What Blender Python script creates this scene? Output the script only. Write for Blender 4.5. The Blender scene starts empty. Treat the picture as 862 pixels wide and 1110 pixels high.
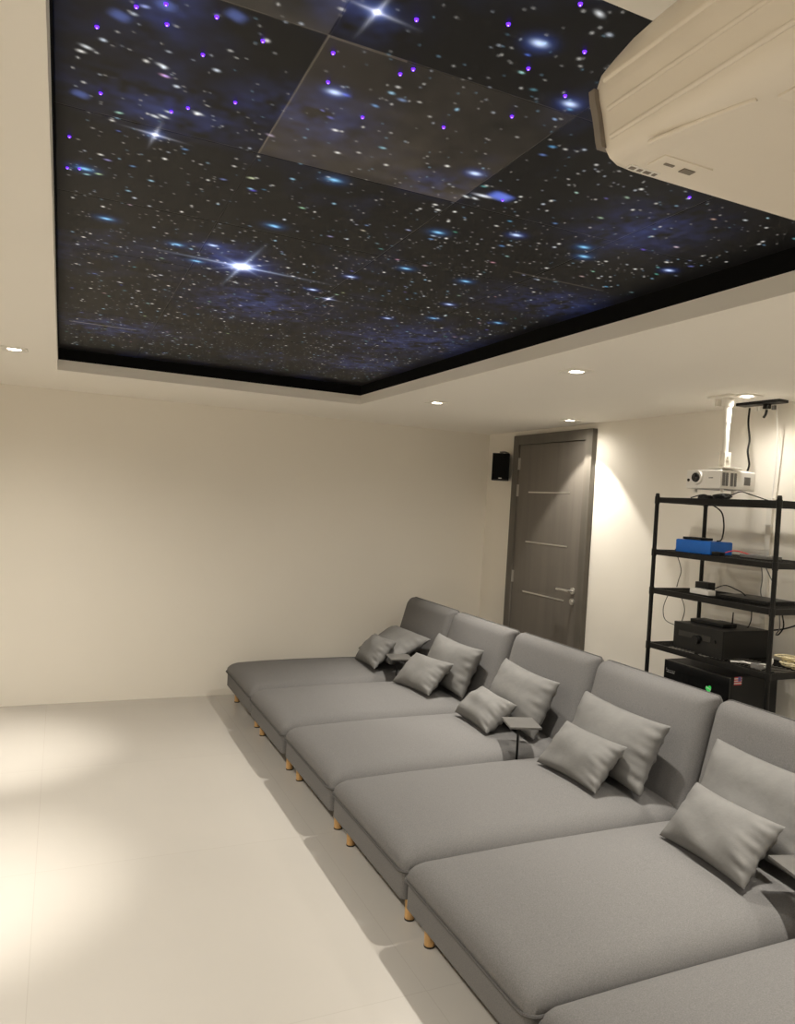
import bpy, bmesh, math, random
import numpy as np
from mathutils import Vector, Matrix
random.seed(5)
SC = bpy.context.scene
COL = SC.collection
PI = math.pi
# ------------------------------------------------------------------ dimensions (metres)
H = 2.27          # ceiling height
XR = 3.554        # right wall
XL = -1.75        # left wall
YF = 5.90         # far wall
YB = -1.7         # near wall
TX0, TX1, TY0, TY1 = -0.051, 1.867, 0.79, 4.869     # ceiling recess
FAS = 0.062       # pale lip height
ZP = H + 0.130    # star panels

# ------------------------------------------------------------------ materials
def mat(name, col, rough=0.6, metal=0.0, spec=0.5, noise=None, bump=None, emit=None, mix2=None):
    """procedural material: base colour with a noise variation and a bump"""
    m = bpy.data.materials.new(name); m.use_nodes = True
    nt = m.node_tree; b = nt.nodes['Principled BSDF']
    b.inputs['Base Color'].default_value = (*col, 1)
    b.inputs['Roughness'].default_value = rough
    b.inputs['Metallic'].default_value = metal
    b.inputs['Specular IOR Level'].default_value = spec
    tc = nt.nodes.new('ShaderNodeTexCoord')
    if noise:
        sc, amt = noise[0], noise[1]
        n = nt.nodes.new('ShaderNodeTexNoise'); n.inputs['Scale'].default_value = sc
        n.inputs['Detail'].default_value = 4
        if len(noise) > 2:
            mp = nt.nodes.new('ShaderNodeMapping'); mp.inputs['Scale'].default_value = noise[2]
            nt.links.new(tc.outputs['Object'], mp.inputs['Vector']); nt.links.new(mp.outputs['Vector'], n.inputs['Vector'])
        else:
            nt.links.new(tc.outputs['Object'], n.inputs['Vector'])
        r = nt.nodes.new('ShaderNodeValToRGB')
        c2 = mix2 or col
        r.color_ramp.elements[0].position = 0.3; r.color_ramp.elements[1].position = 0.7
        r.color_ramp.elements[0].color = (*[c*(1-amt) for c in c2], 1)
        r.color_ramp.elements[1].color = (*[min(1, c*(1+amt)) for c in col], 1)
        nt.links.new(n.outputs['Fac'], r.inputs['Fac']); nt.links.new(r.outputs['Color'], b.inputs['Base Color'])
    if bump:
        n2 = nt.nodes.new('ShaderNodeTexNoise'); n2.inputs['Scale'].default_value = bump[0]
        n2.inputs['Detail'].default_value = 3
        nt.links.new(tc.outputs['Object'], n2.inputs['Vector'])
        bp = nt.nodes.new('ShaderNodeBump'); bp.inputs['Strength'].default_value = bump[1]
        bp.inputs['Distance'].default_value = bump[2]
        nt.links.new(n2.outputs['Fac'], bp.inputs['Height']); nt.links.new(bp.outputs['Normal'], b.inputs['Normal'])
    if emit:
        b.inputs['Emission Color'].default_value = (*emit[0], 1)
        b.inputs['Emission Strength'].default_value = emit[1]
    return m

M = {}
M['wall'] = mat('wall paint', (0.84, 0.80, 0.725), 0.75, spec=0.3, noise=(1.3, 0.012), bump=(180, 0.05, 0.001))
M['ceil'] = mat('ceiling paint', (0.88, 0.845, 0.775), 0.8, spec=0.2, noise=(1.1, 0.01))
M['black'] = mat('matt black', (0.006, 0.006, 0.006), 0.85, spec=0.1, noise=(20, 0.1))
M['blackmetal'] = mat('black coated steel', (0.005, 0.0048, 0.0045), 0.4, spec=0.3, noise=(30, 0.1))
M['blackplastic'] = mat('black plastic', (0.006, 0.006, 0.0058), 0.4, spec=0.35, noise=(40, 0.1))
M['glossblack'] = mat('gloss black', (0.006, 0.006, 0.006), 0.12, spec=0.5)
M['darkgrille'] = mat('speaker grille cloth', (0.008, 0.008, 0.008), 0.9, spec=0.1, bump=(600, 0.4, 0.001))
M['door'] = mat('door laminate', (0.145, 0.129, 0.110), 0.5, spec=0.4, noise=(3.0, 0.10, (6, 6, 0.35)))
M['doorframe'] = mat('door frame laminate', (0.115, 0.103, 0.086), 0.5, spec=0.4, noise=(3.0, 0.10, (6, 6, 0.35)))
M['steel'] = mat('brushed steel', (0.72, 0.70, 0.66), 0.32, metal=0.9, noise=(60, 0.05))
M['hinge'] = mat('dull steel', (0.42, 0.40, 0.37), 0.4, metal=0.8, noise=(60, 0.05))
M['white'] = mat('white plastic', (0.80, 0.78, 0.74), 0.4, spec=0.5, noise=(10, 0.01))
M['whitemetal'] = mat('white enamel', (0.78, 0.75, 0.68), 0.4, noise=(10, 0.01))
M['greyplastic'] = mat('grey plastic', (0.16, 0.155, 0.15), 0.5, noise=(20, 0.05))
M['ac'] = mat('air conditioner casing', (0.78, 0.72, 0.625), 0.33, spec=0.5, noise=(2, 0.02))
M['acdark'] = mat('air conditioner end strip', (0.20, 0.175, 0.15), 0.45, noise=(10, 0.05))
M['acslot'] = mat('air conditioner slot', (0.22, 0.19, 0.155), 0.6)
M['fabric'] = mat('grey woven fabric', (0.146, 0.142, 0.140), 0.95, spec=0.15, noise=(260, 0.16), bump=(420, 0.35, 0.0015))
M['fabricdark'] = mat('grey piping fabric', (0.095, 0.092, 0.09), 0.95, spec=0.15, noise=(260, 0.15))
M['pillow'] = mat('pillow cloth', (0.150, 0.147, 0.142), 0.8, spec=0.25, noise=(14, 0.06), bump=(45, 0.25, 0.004))
M['wood'] = mat('pale beech', (0.50, 0.30, 0.12), 0.45, noise=(10, 0.16, (9, 9, 0.8)))
M['rubber'] = mat('dark rubber', (0.03, 0.025, 0.02), 0.8)
M['tabletop'] = mat('charcoal tabletop', (0.10, 0.096, 0.09), 0.35, spec=0.5, noise=(20, 0.08))
M['blue'] = mat('blue box', (0.004, 0.13, 0.55), 0.4, noise=(12, 0.06))
M['green'] = mat('green sticker', (0.06, 0.80, 0.16), 0.5)
M['red'] = mat('red print', (0.62, 0.05, 0.06), 0.5)
M['flagblue'] = mat('blue print', (0.10, 0.10, 0.32), 0.5)
M['flagwhite'] = mat('white print', (0.75, 0.70, 0.68), 0.5)
M['grey_print'] = mat('grey print', (0.25, 0.25, 0.25), 0.5)
M['cream'] = mat('cream cable sheath', (0.78, 0.70, 0.46), 0.5, noise=(20, 0.05))
M['lens'] = mat('lens glass', (0.004, 0.004, 0.006), 0.05, spec=0.8)
M['lamp'] = mat('lamp glow', (1, 0.95, 0.85), 0.4, emit=((1.0, 0.90, 0.72), 14.0))
M['led'] = mat('standby light', (0.9, 0.95, 0.9), 0.4, emit=((0.8, 1.0, 0.85), 1.5))
M['fibre'] = mat('violet fibre tip', (0.1, 0.03, 0.5), 0.4, emit=((0.13, 0.02, 1.0), 1.5))
M['fibrewhite'] = mat('pale fibre tip', (0.5, 0.4, 0.8), 0.4, emit=((0.45, 0.30, 1.0), 2.2))

def floor_material():
    m = mat('floor vinyl', (0.485, 0.46, 0.425), 0.22, spec=0.35, noise=(1.2, 0.02))
    nt = m.node_tree; b = nt.nodes['Principled BSDF']
    src = b.inputs['Base Color'].links[0].from_socket
    tc = nt.nodes.new('ShaderNodeTexCoord')
    br = nt.nodes.new('ShaderNodeTexBrick')
    br.offset = 0.0
    br.inputs['Color1'].default_value = (1, 1, 1, 1); br.inputs['Color2'].default_value = (0.985, 0.985, 0.985, 1)
    br.inputs['Mortar'].default_value = (0.90, 0.89, 0.88, 1)
    br.inputs['Scale'].default_value = 1.0; br.inputs['Mortar Size'].default_value = 0.0015
    br.inputs['Brick Width'].default_value = 1.2; br.inputs['Row Height'].default_value = 1.2
    mp = nt.nodes.new('ShaderNodeMapping'); mp.inputs['Location'].default_value = (0.02, 0.25, 0)
    nt.links.new(tc.outputs['Object'], mp.inputs['Vector']); nt.links.new(mp.outputs['Vector'], br.inputs['Vector'])
    mx = nt.nodes.new('ShaderNodeMix'); mx.data_type = 'RGBA'; mx.blend_type = 'MULTIPLY'
    mx.inputs['Factor'].default_value = 1
    nt.links.new(src, mx.inputs['A']); nt.links.new(br.outputs['Color'], mx.inputs['B'])
    nt.links.new(mx.outputs['Result'], b.inputs['Base Color'])
    return m
M['floor'] = floor_material()

def print_material():
    m = bpy.data.materials.new('printed star field'); m.use_nodes = True
    nt = m.node_tree; b = nt.nodes['Principled BSDF']
    a = nt.nodes.new('ShaderNodeAttribute'); a.attribute_name = 'print'
    nt.links.new(a.outputs['Color'], b.inputs['Base Color'])
    b.inputs['Roughness'].default_value = 0.5; b.inputs['Specular IOR Level'].default_value = 0.25
    # the film is lit from behind: star spots let the light through
    e = nt.nodes.new('ShaderNodeAttribute'); e.attribute_name = 'backlight'
    nt.links.new(e.outputs['Color'], b.inputs['Emission Color']); b.inputs['Emission Strength'].default_value = 0.55
    return m
M['stars'] = print_material()

# ------------------------------------------------------------------ object helpers
def obj(name, bm, material, parent=None, smooth=True, kind=None, angle=40):
    bmesh.ops.recalc_face_normals(bm, faces=bm.faces[:])
    me = bpy.data.meshes.new(name); bm.to_mesh(me); bm.free()
    mats = material if isinstance(material, (list, tuple)) else [material]
    for k in mats: me.materials.append(M[k])
    if smooth:
        for p in me.polygons: p.use_smooth = True
        try: me.set_sharp_from_angle(angle=math.radians(angle))
        except Exception: pass
    o = bpy.data.objects.new(name, me); COL.objects.link(o)
    if parent is not None: o.parent = parent
    if kind: o['kind'] = kind
    return o
def thing(name, label, cat, loc=(0, 0, 0), rz=0.0, group=None):
    o = bpy.data.objects.new(name, None); COL.objects.link(o)
    o.empty_display_size = 0.1
    o.location = loc; o.rotation_euler = (0, 0, rz)
    tag(o, label, cat, group); return o
def tag(o, label, cat, group=None):
    o['label'] = label; o['category'] = cat
    if group: o['group'] = group
    return o
def dup(root, label=None):
    """copy a thing with its parts and sub-parts"""
    r = root.copy(); COL.objects.link(r)
    if label: r['label'] = label
    for ch in list(root.children):
        c = ch.copy(); COL.objects.link(c); c.parent = r
        for g in list(ch.children):
            d = g.copy(); COL.objects.link(d); d.parent = c
    return r
def B(): return bmesh.new()
def box(bm, c, s, bev=0.0, rot=None, mi=0, seg=2):
    r = bmesh.ops.create_cube(bm, size=1.0)
    vs = r['verts']
    bmesh.ops.scale(bm, vec=s, verts=vs)
    fs = list({f for v in vs for f in v.link_faces})
    if bev > 0:
        es = list({e for v in vs for e in v.link_edges})
        rb = bmesh.ops.bevel(bm, geom=es, offset=bev, segments=seg, profile=0.7, affect='EDGES')
        vs = list({v for f in rb['faces'] for v in f.verts} | {v for v in vs if v.is_valid})
        vs = [v for v in vs if v.is_valid]
        fs = list({f for v in vs for f in v.link_faces})
    if rot is not None: bmesh.ops.transform(bm, matrix=rot, verts=vs)
    bmesh.ops.translate(bm, vec=c, verts=vs)
    for f in fs: f.material_index = mi
    return vs
def frame_of(d):
    d = Vector(d).normalized()
    a = Vector((0, 0, 1)) if abs(d.z) < 0.9 else Vector((1, 0, 0))
    u = d.cross(a).normalized(); return u, d.cross(u).normalized()
def cyl(bm, a, b, r0, r1=None, n=20, mi=0):
    """capped cylinder or cone from a to b"""
    r1 = r0 if r1 is None else r1
    a, b = Vector(a), Vector(b); u, v = frame_of(b - a)
    A = [bm.verts.new(a + r0*(math.cos(2*PI*i/n)*u + math.sin(2*PI*i/n)*v)) for i in range(n)]
    C = [bm.verts.new(b + r1*(math.cos(2*PI*i/n)*u + math.sin(2*PI*i/n)*v)) for i in range(n)]
    for i in range(n):
        bm.faces.new((A[i], A[(i+1) % n], C[(i+1) % n], C[i])).material_index = mi
    bm.faces.new(A).material_index = mi; bm.faces.new(C).material_index = mi
def smooth_path(pts, k=6):
    P = [Vector(p) for p in pts]; out = []
    for i in range(len(P)-1):
        p0, p1, p2, p3 = P[max(i-1, 0)], P[i], P[i+1], P[min(i+2, len(P)-1)]
        for j in range(k):
            t = j/k
            out.append(0.5*((2*p1) + (p2-p0)*t + (2*p0-5*p1+4*p2-p3)*t*t + (3*p1-p0-3*p2+p3)*t**3))
    out.append(P[-1]); return out
def tube(bm, pts, r, n=8, smooth=True, mi=0, closed=False):
    P = smooth_path(pts) if smooth else [Vector(p) for p in pts]
    if closed: P = P[:-1]
    N = len(P); rings = []; u = None
    for i, p in enumerate(P):
        d = (P[(i+1) % N] - P[i-1]) if closed else (P[min(i+1, N-1)] - P[max(i-1, 0)])
        d.normalize()
        if u is None: u, _ = frame_of(d)
        u = (u - d*u.dot(d)).normalized(); v = d.cross(u)
        rings.append([bm.verts.new(p + r*(math.cos(2*PI*j/n)*u + math.sin(2*PI*j/n)*v)) for j in range(n)])
    for i in range(N if closed else N-1):
        a, b = rings[i], rings[(i+1) % N]
        for j in range(n):
            bm.faces.new((a[j], a[(j+1) % n], b[(j+1) % n], b[j])).material_index = mi
    if not closed:
        bm.faces.new(rings[0]).material_index = mi; bm.faces.new(rings[-1]).material_index = mi
def ngon(bm, pts, mi=0):
    f = bm.faces.new([bm.verts.new(p) for p in pts]); f.material_index = mi; return f
def extrude_profile(bm, prof, y0, y1, mi=0, caps=True):
    """closed (x, z) profile swept along y"""
    a = [bm.verts.new((x, y0, z)) for x, z in prof]; b = [bm.verts.new((x, y1, z)) for x, z in prof]
    n = len(prof)
    for i in range(n): bm.faces.new((a[i], a[(i+1) % n], b[(i+1) % n], b[i])).material_index = mi
    if caps: bm.faces.new(a).material_index = mi; bm.faces.new(b).material_index = mi
def rounded_rect(a, b, r, n=8):
    """outline points of a rounded rectangle, half sizes a, b; r may be four radii (++, -+, --, +-)"""
    rs = r if isinstance(r, (list, tuple)) else [r]*4
    out = []
    for (sx, sy, a0), q in zip(((1, 1, 0), (-1, 1, 90), (-1, -1, 180), (1, -1, 270)), rs):
        for i in range(n+1):
            t = math.radians(a0 + 90*i/n)
            out.append((sx*(a-q) + q*math.cos(t), sy*(b-q) + q*math.sin(t)))
    return out
def cushion(bm, a, b, r, top, bottom, rings=16, n=10, lean=0.0):
    """upholstered pad: rounded-rectangle plan; top(d, u, v) and bottom(d, u, v) give z for d = 0 at the rim .. 1 in the middle"""
    ol = rounded_rect(a, b, r, n)
    # densify the straight runs
    dense = []
    for i in range(len(ol)):
        p, q = ol[i], ol[(i+1) % len(ol)]
        L = math.hypot(q[0]-p[0], q[1]-p[1]); k = max(1, int(L/0.05))
        for j in range(k): dense.append((p[0]+(q[0]-p[0])*j/k, p[1]+(q[1]-p[1])*j/k))
    ol = dense; m = len(ol); core = min(a, b)
    def layer(fn, rim):
        prev = rim
        for k in range(1, rings):
            t = k/rings
            s = 1 - t
            s_ = 1 - (1-(1-t)**1.0)
            cur = []
            for (x, y) in ol:
                # shrink towards the medial segment so the bevel band is even
                ex = max(0.0, a-core); cx = max(-ex, min(ex, x)) if a > b else 0
                ey = max(0.0, b-core); cy = max(-ey, min(ey, y)) if b > a else 0
                w = 1-(1-t)**2 if False else t**1.6
                X, Y = x+(cx-x)*w, y+(cy-y)*w
                cur.append(bm.verts.new((X, Y, fn(w*core, X/a, Y/b))))
            for i in range(m):
                bm.faces.new((prev[i], prev[(i+1) % m], cur[(i+1) % m], cur[i]))
            prev = cur
        # close the medial seam: pair points across it
        c = bm.faces.new(prev)
        bmesh.ops.triangulate(bm, faces=[c])
    rim = [bm.verts.new((x, y, 0.5*(top(0, x/a, y/b)+bottom(0, x/a, y/b)))) for x, y in ol]
    layer(top, rim); layer(bottom, rim)
    return ol
def quarter(d, r):
    t = min(1.0, d/r); return math.sqrt(max(0.0, 1-(1-t)**2))

# ------------------------------------------------------------------ room shell
def struct(name, bm, m, parent=None, smooth=False):
    return obj(name, bm, m, parent, smooth=smooth, kind='structure' if parent is None else None)
t = 0.12
bm = B(); box(bm, ((XL+XR)/2, (YB+YF)/2, -t/2), (XR-XL+2*t, YF-YB+2*t, t)); struct('floor', bm, 'floor')
bm = B(); box(bm, ((XL+XR)/2, YF+t/2, 1.25), (XR-XL+2*t, t, 2.5)); struct('wall_far', bm, 'wall')
bm = B(); box(bm, ((XL+XR)/2, YB-t/2, 1.25), (XR-XL+2*t, t, 2.5)); struct('wall_near', bm, 'wall')
bm = B(); box(bm, (XR+t/2, (YB+YF)/2, 1.25), (t, YF-YB, 2.5)); struct('wall_right', bm, 'wall')
bm = B(); box(bm, (XL-t/2, (YB+YF)/2, 1.25), (t, YF-YB, 2.5)); struct('wall_left', bm, 'wall')
bm = B()
def slab(bm, x0, x1, y0, y1, z0, z1): box(bm, ((x0+x1)/2, (y0+y1)/2, (z0+z1)/2), (x1-x0, y1-y0, z1-z0))
slab(bm, XL, TX0, YB, YF, H, H+FAS); slab(bm, TX1, XR, YB, YF, H, H+FAS)
slab(bm, TX0, TX1, YB, TY0, H, H+FAS); slab(bm, TX0, TX1, TY1, YF, H, H+FAS)
struct('ceiling', bm, 'ceil')
bm = B(); e = 0.03       # black lining above the pale lip
z0, z1 = H+FAS, ZP+0.02
slab(bm, TX0-0.15, TX0-0.0, TY0-0.15, TY1+0.15, z0, z1); slab(bm, TX1, TX1+0.15, TY0-0.15, TY1+0.15, z0, z1)
slab(bm, TX0, TX1, TY0-0.15, TY0, z0, z1); slab(bm, TX0, TX1, TY1, TY1+0.15, z0, z1)
struct('trim_1', bm, 'black')
# slim vertical moulding between the loudspeaker corner and the door
bm = B(); box(bm, (XR-0.006, 5.462, 1.125), (0.012, 0.022, 2.25), 0.003); struct('trim_2', bm, 'wall')

# ------------------------------------------------------------------ star mural in the ceiling recess
def build_stars():
    root = thing('star_mural', 'dark star field mural of printed panels set into the white ceiling recess', 'ceiling mural', ((TX0+TX1)/2, (TY0+TY1)/2, ZP))
    rng = np.random.default_rng(11)
    KP = 1.030
    cell = 0.0032
    X0, Y0 = TX0, TY0
    nx = int((TX1-TX0)/cell)+2; ny = int((TY1-TY0)/cell)+2
    xs = X0 + np.arange(nx)*cell; ys = Y0 + np.arange(ny)*cell
    img = np.zeros((ny, nx, 3))
    GX, GY = np.meshgrid(xs, ys)
    def vnoise(sx, sy, seed):
        r = np.random.default_rng(seed); gx = int((TX1-TX0)/sx)+3; gy = int((TY1-TY0)/sy)+3
        g = r.random((gy, gx)); fx = (GX-X0)/sx; fy = (GY-Y0)/sy
        ix = fx.astype(int); iy = fy.astype(int); tx = fx-ix; ty = fy-iy
        tx = tx*tx*(3-2*tx); ty = ty*ty*(3-2*ty)
        return (g[iy, ix]*(1-tx)+g[iy, ix+1]*tx)*(1-ty)+(g[iy+1, ix]*(1-tx)+g[iy+1, ix+1]*tx)*ty
    cloud = 0.5*vnoise(.5, .5, 1)+0.3*vnoise(.19, .19, 2)+0.2*vnoise(.07, .07, 3)
    fine = 0.6*vnoise(.05, .05, 7)+0.4*vnoise(.018, .018, 8)
    base = np.array([0.0105, 0.0110, 0.0128])
    img += base*(0.75+0.5*cloud[..., None])
    blue = np.clip((cloud-0.56)*5, 0, 1)*fine
    img += blue[..., None]*np.array([0.012, 0.022, 0.10])
    NEB = [(0.157, 1.599, 0.2, 0.12), (0.184, 3.926, 0.3, 0.25), (0.694, 3.025, 0.3, 0.3), (1.501, 3.23, 0.4, 0.4), (1.534, 3.966, 0.3, 0.3), (0.408, 1.467, 0.15, 0.1), (0.436, 2.461, 0.15, 0.15), (0.39, 1.118, 0.1, 0.08), (0.117, 1.272, 0.06, 0.08), (1.636, 2.319, 0.3, 0.2), (0.781, 1.628, 0.12, 0.08), (1.399, 1.581, 0.2, 0.2)]
    for (x, y, a, b) in NEB:
        x, y = x*KP, y*KP
        g = np.exp(-((GX-x)/(a*.75))**2-((GY-y)/(b*.75))**2)*np.clip(fine*1.9-0.35, 0, 1.3)
        img += g[..., None]*np.array([0.030, 0.055, 0.26])
    # tile grid; one tile has its sheen painted into the colour, paler and browner
    gx = [TX0, 0.380, 0.902, 1.424, TX1]
    gy = [TY0] + [1.241+0.502*k for k in range(7)] + [TY1]
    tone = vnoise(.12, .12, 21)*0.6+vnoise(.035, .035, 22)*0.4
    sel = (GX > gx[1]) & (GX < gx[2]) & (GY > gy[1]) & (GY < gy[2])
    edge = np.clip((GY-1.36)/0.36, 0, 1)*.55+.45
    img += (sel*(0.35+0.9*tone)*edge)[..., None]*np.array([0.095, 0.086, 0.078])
    sel = (GX > gx[0]+.12) & (GX < gx[1]) & (GY < gy[1]); img += (sel*(0.3+tone))[..., None]*np.array([0.07, 0.067, 0.064])
    # faint pale creases between panels
    def line(x0, y0, x1, y1, w, c):
        d = np.array([x1-x0, y1-y0]); L = np.hypot(*d); d = d/L
        s = (GX-x0)*d[0]+(GY-y0)*d[1]; q = (GX-x0)*-d[1]+(GY-y0)*d[0]
        img[(s > 0) & (s < L) & (np.abs(q) < w)] += np.array(c)
    line(gx[1], 1.241, gx[1], 1.743, .002, (.16, .15, .13)); line(.09, 1.241, .38, 1.241, .002, (.09, .085, .075)); line(.38, 1.244, .53, 1.244, .003, (.11, .10, .09))
    line(0.0, 4.02, 0.31, 4.02, .006, (.22, .22, .22)); line(.80, 3.13, 1.0, 3.13, .004, (.05, .05, .05)); line(1.0, 3.13, 1.0, 2.98, .003, (.04, .04, .04))
    line(1.34, 2.14, 1.72, 2.14, .005, (.07, .065, .055)); line(.902, 1.743, .902, 1.24, .002, (.03, .03, .03))
    film = img.copy()
    def splat(x, y, sx, sy, col, rot=0.0, p=2.0):
        R_ = 3.2*max(sx, sy)
        i0, i1 = max(0, int((x-R_-X0)/cell)), min(nx, int((x+R_-X0)/cell)+2)
        j0, j1 = max(0, int((y-R_-Y0)/cell)), min(ny, int((y+R_-Y0)/cell)+2)
        if i0 >= i1 or j0 >= j1: return
        dx = GX[j0:j1, i0:i1]-x; dy = GY[j0:j1, i0:i1]-y
        c, s = math.cos(rot), math.sin(rot)
        u = (dx*c+dy*s)/sx; v = (-dx*s+dy*c)/sy
        img[j0:j1, i0:i1] += np.exp(-(np.abs(u)**p+np.abs(v)**p))[..., None]*np.array(col)
    # small stars
    N = 3300
    for k in range(N):
        x = rng.uniform(TX0+.03, TX1-.05); y = rng.uniform(TY0, TY1-.16)
        m = rng.pareto(2.2)
        br = min(1.0, 0.20+0.24*m)*min(1, .62+.2*(y-TY0)); s = 0.0021+0.0007*min(m, 3)
        tint = rng.random()
        c = (1, 1, .98) if tint < .6 else ((.75, .85, 1) if tint < .82 else (.35, .65, .9))
        asp = rng.uniform(.8, 1.5)
        splat(x, y, s*asp, s/asp**.3, [br*q for q in c])
    for k in range(230):
        x = rng.uniform(TX0+.03, TX1-.05); y = rng.uniform(TY0, TY1-.18)
        s = rng.uniform(.0028, .0054); tint = rng.random()
        c = (.8, .85, .9) if tint < .4 else ((.22, .5, .78) if tint < .8 else (.16, .22, .8))
        splat(x, y, s*1.5, s*.8, [q*rng.uniform(.3, .8) for q in c], rng.uniform(-.3, .3))
    STARS = [('flare', 0.524, 2.559), ('star4', 0.906, 2.767), ('star4', 0.15, 1.727), ('star4', 0.417, 1.111), ('glow', 0.397, 2.395), ('glow', 0.815, 2.681), ('glow', 0.682, 1.051), ('glow', 0.436, 1.365), ('cyan', 0.565, 1.734), ('cyan', 0.082, 2.34), ('cyan', 0.016, 2.005), ('cyan', 0.998, 2.252), ('cyan', 1.345, 1.773), ('cyan', 1.395, 1.836), ('nebdot', 0.954, 1.601), ('cyan', 0.937, 1.904), ('glow', 1.687, 1.792), ('ell', 0.719, 0.945), ('glow', 0.839, 1.175), ('cyan', 0.296, 2.453), ('cyan', 0.519, 2.12), ('cyan', 0.378, 2.59), ('ell', 0.131, 1.442), ('ell', 0.004, 1.451), ('blob', 0.115, 1.261), ('blob', 0.051, 1.328), ('blob', -0.002, 1.63), ('blob', 0.221, 1.232), ('ell', 0.14, 1.643), ('ell', 0.156, 1.634), ('ell', 0.219, 1.583), ('glow', 1.322, 2.554), ('glow', 1.215, 2.903), ('glow', 0.877, 2.446), ('cyan', 1.622, 2.683), ('cyan', 1.371, 2.782), ('glow', 1.131, 1.8), ('cyan', 1.228, 2.26), ('ell', 0.545, 2.763), ('ell', 0.166, 3.034), ('ell', 0.881, 1.647), ('ell', 0.906, 1.645), ('glow', 0.836, 1.524)]
    for (k, x, y) in STARS:
        x, y = x*KP, y*KP
        if k == 'flare':
            splat(x, y, .09, .09, (.015, .03, .16)); splat(x, y, .04, .04, (.16, .28, .8)); splat(x, y, .027, .032, (1.3, 1.3, 1.3))
            for a, L in ((0.06, .11), (PI/2+.06, .09), (PI/4, .04), (-PI/4, .04)):
                splat(x, y, L, .0065, (.55, .68, .95), a, 1.1)
        elif k == 'star4':
            splat(x, y, .018, .018, (.05, .09, .28)); splat(x, y, .006, .006, (1, 1, 1))
            for a in (0.1, PI/2+.1): splat(x, y, .026, .0034, (.6, .65, .8), a, 1.2)
        elif k == 'glow':
            splat(x, y, .024, .020, (.02, .045, .20)); splat(x, y, .0125, .0075, (.6, .74, .95))
        elif k == 'cyan':
            splat(x, y, .0135, .0075, (.22, .52, .78)); splat(x, y, .03, .025, (.01, .04, .12))
        elif k == 'nebdot':
            splat(x, y, .03, .02, (.10, .16, .62), .2, 4); splat(x-.04, y+.02, .02, .006, (.7, .75, .85))
        elif k == 'ell': splat(x, y, .0085, .0042, (.62, .66, .70), .3)
        elif k == 'blob': splat(x, y, .016, .013, (.05, .075, .22), .4, 3)
    glow = np.clip(img-film, 0, 1.0); img = np.clip(film+0.6*glow, 0, 0.8)
    # panels: dense grids, each panel its own mesh
    ci = [0]+[int(round((g-X0)/cell)) for g in gx[1:-1]]+[nx-1]
    cj = [0]+[int(round((g-Y0)/cell)) for g in gy[1:-1]]+[ny-1]
    px, py = (TX0+TX1)/2, (TY0+TY1)/2
    for b in range(len(cj)-1):
        for a in range(len(ci)-1):
            i0, i1, j0, j1 = ci[a], ci[a+1]+1, cj[b], cj[b+1]+1
            w, h = i1-i0, j1-j0
            dz = random.uniform(-.0001, .0001)
            cx, cy = (xs[i0]+xs[i1-1])/2, (ys[j0]+ys[j1-1])/2
            V = np.zeros((h, w, 3)); V[..., 0] = GX[j0:j1, i0:i1]-cx; V[..., 1] = GY[j0:j1, i0:i1]-cy
            V[..., 0] *= 0.9998; V[..., 1] *= 0.9998
            idx = np.arange(w*h).reshape(h, w)
            F = np.stack([idx[:-1, :-1], idx[1:, :-1], idx[1:, 1:], idx[:-1, 1:]], -1).reshape(-1, 4)
            # a rim and a back give the panel its thickness
            rim = np.concatenate([idx[0, :], idx[1:, -1], idx[-1, -2::-1], idx[-2:0:-1, 0]])
            V = V.reshape(-1, 3); n0 = len(V)
            back = V[rim].copy(); back[:, 2] = 0.006
            V = np.concatenate([V, back]); m = len(rim)
            k = np.arange(m); S_ = np.stack([rim, n0+k, n0+(k+1) % m, rim[(k+1) % m]], -1)[:, ::-1]
            quads = np.concatenate([F, S_])
            me = bpy.data.meshes.new('ceiling_panel')
            me.vertices.add(len(V)); me.vertices.foreach_set('co', V.ravel())
            nq = len(quads)
            me.loops.add(nq*4+m); me.polygons.add(nq+1)
            me.loops.foreach_set('vertex_index', np.concatenate([quads.ravel(), n0+k]).astype(np.int32))
            me.polygons.foreach_set('loop_start', np.concatenate([np.arange(nq)*4, [nq*4]]).astype(np.int32))
            me.update(calc_edges=True); me.validate()
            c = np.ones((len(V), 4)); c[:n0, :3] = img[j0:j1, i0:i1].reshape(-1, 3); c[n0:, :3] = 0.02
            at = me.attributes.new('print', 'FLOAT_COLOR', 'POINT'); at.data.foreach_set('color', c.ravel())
            c2 = c.copy(); c2[:n0, :3] = glow[j0:j1, i0:i1].reshape(-1, 3); c2[n0:, :3] = 0
            at = me.attributes.new('backlight', 'FLOAT_COLOR', 'POINT'); at.data.foreach_set('color', c2.ravel())
            me.materials.append(M['stars'])
            o = bpy.data.objects.new('ceiling_panel', me); COL.objects.link(o); o.parent = root
            o.location = (cx-px, cy-py, dz)
            if a == 1 and b == 1: o['label'] = 'star panel with a painted pale brownish sheen'
    FIB = [(0.073, 1.287), (0.115, 1.256), (0.123, 1.309), (0.018, 1.376), (0.193, 1.248), (0.275, 1.273), (0.191, 1.366), (0.034, 1.601), (0.168, 1.601), (0.196, 1.568), (0.276, 1.497), (0.391, 1.245), (0.413, 1.335), (0.515, 1.42), (0.518, 1.244), (0.532, 1.219), (0.61, 1.032), (0.758, 1.03), (0.678, 0.939), (0.812, 1.154), (0.768, 1.265), (0.673, 1.371), (0.478, 1.094), (0.967, 1.613), (0.705, 1.116), (1.331, 1.361), (-0.02, 1.835), (0.004, 2.006), (-0.023, 2.017)]
    proto = None
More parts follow.
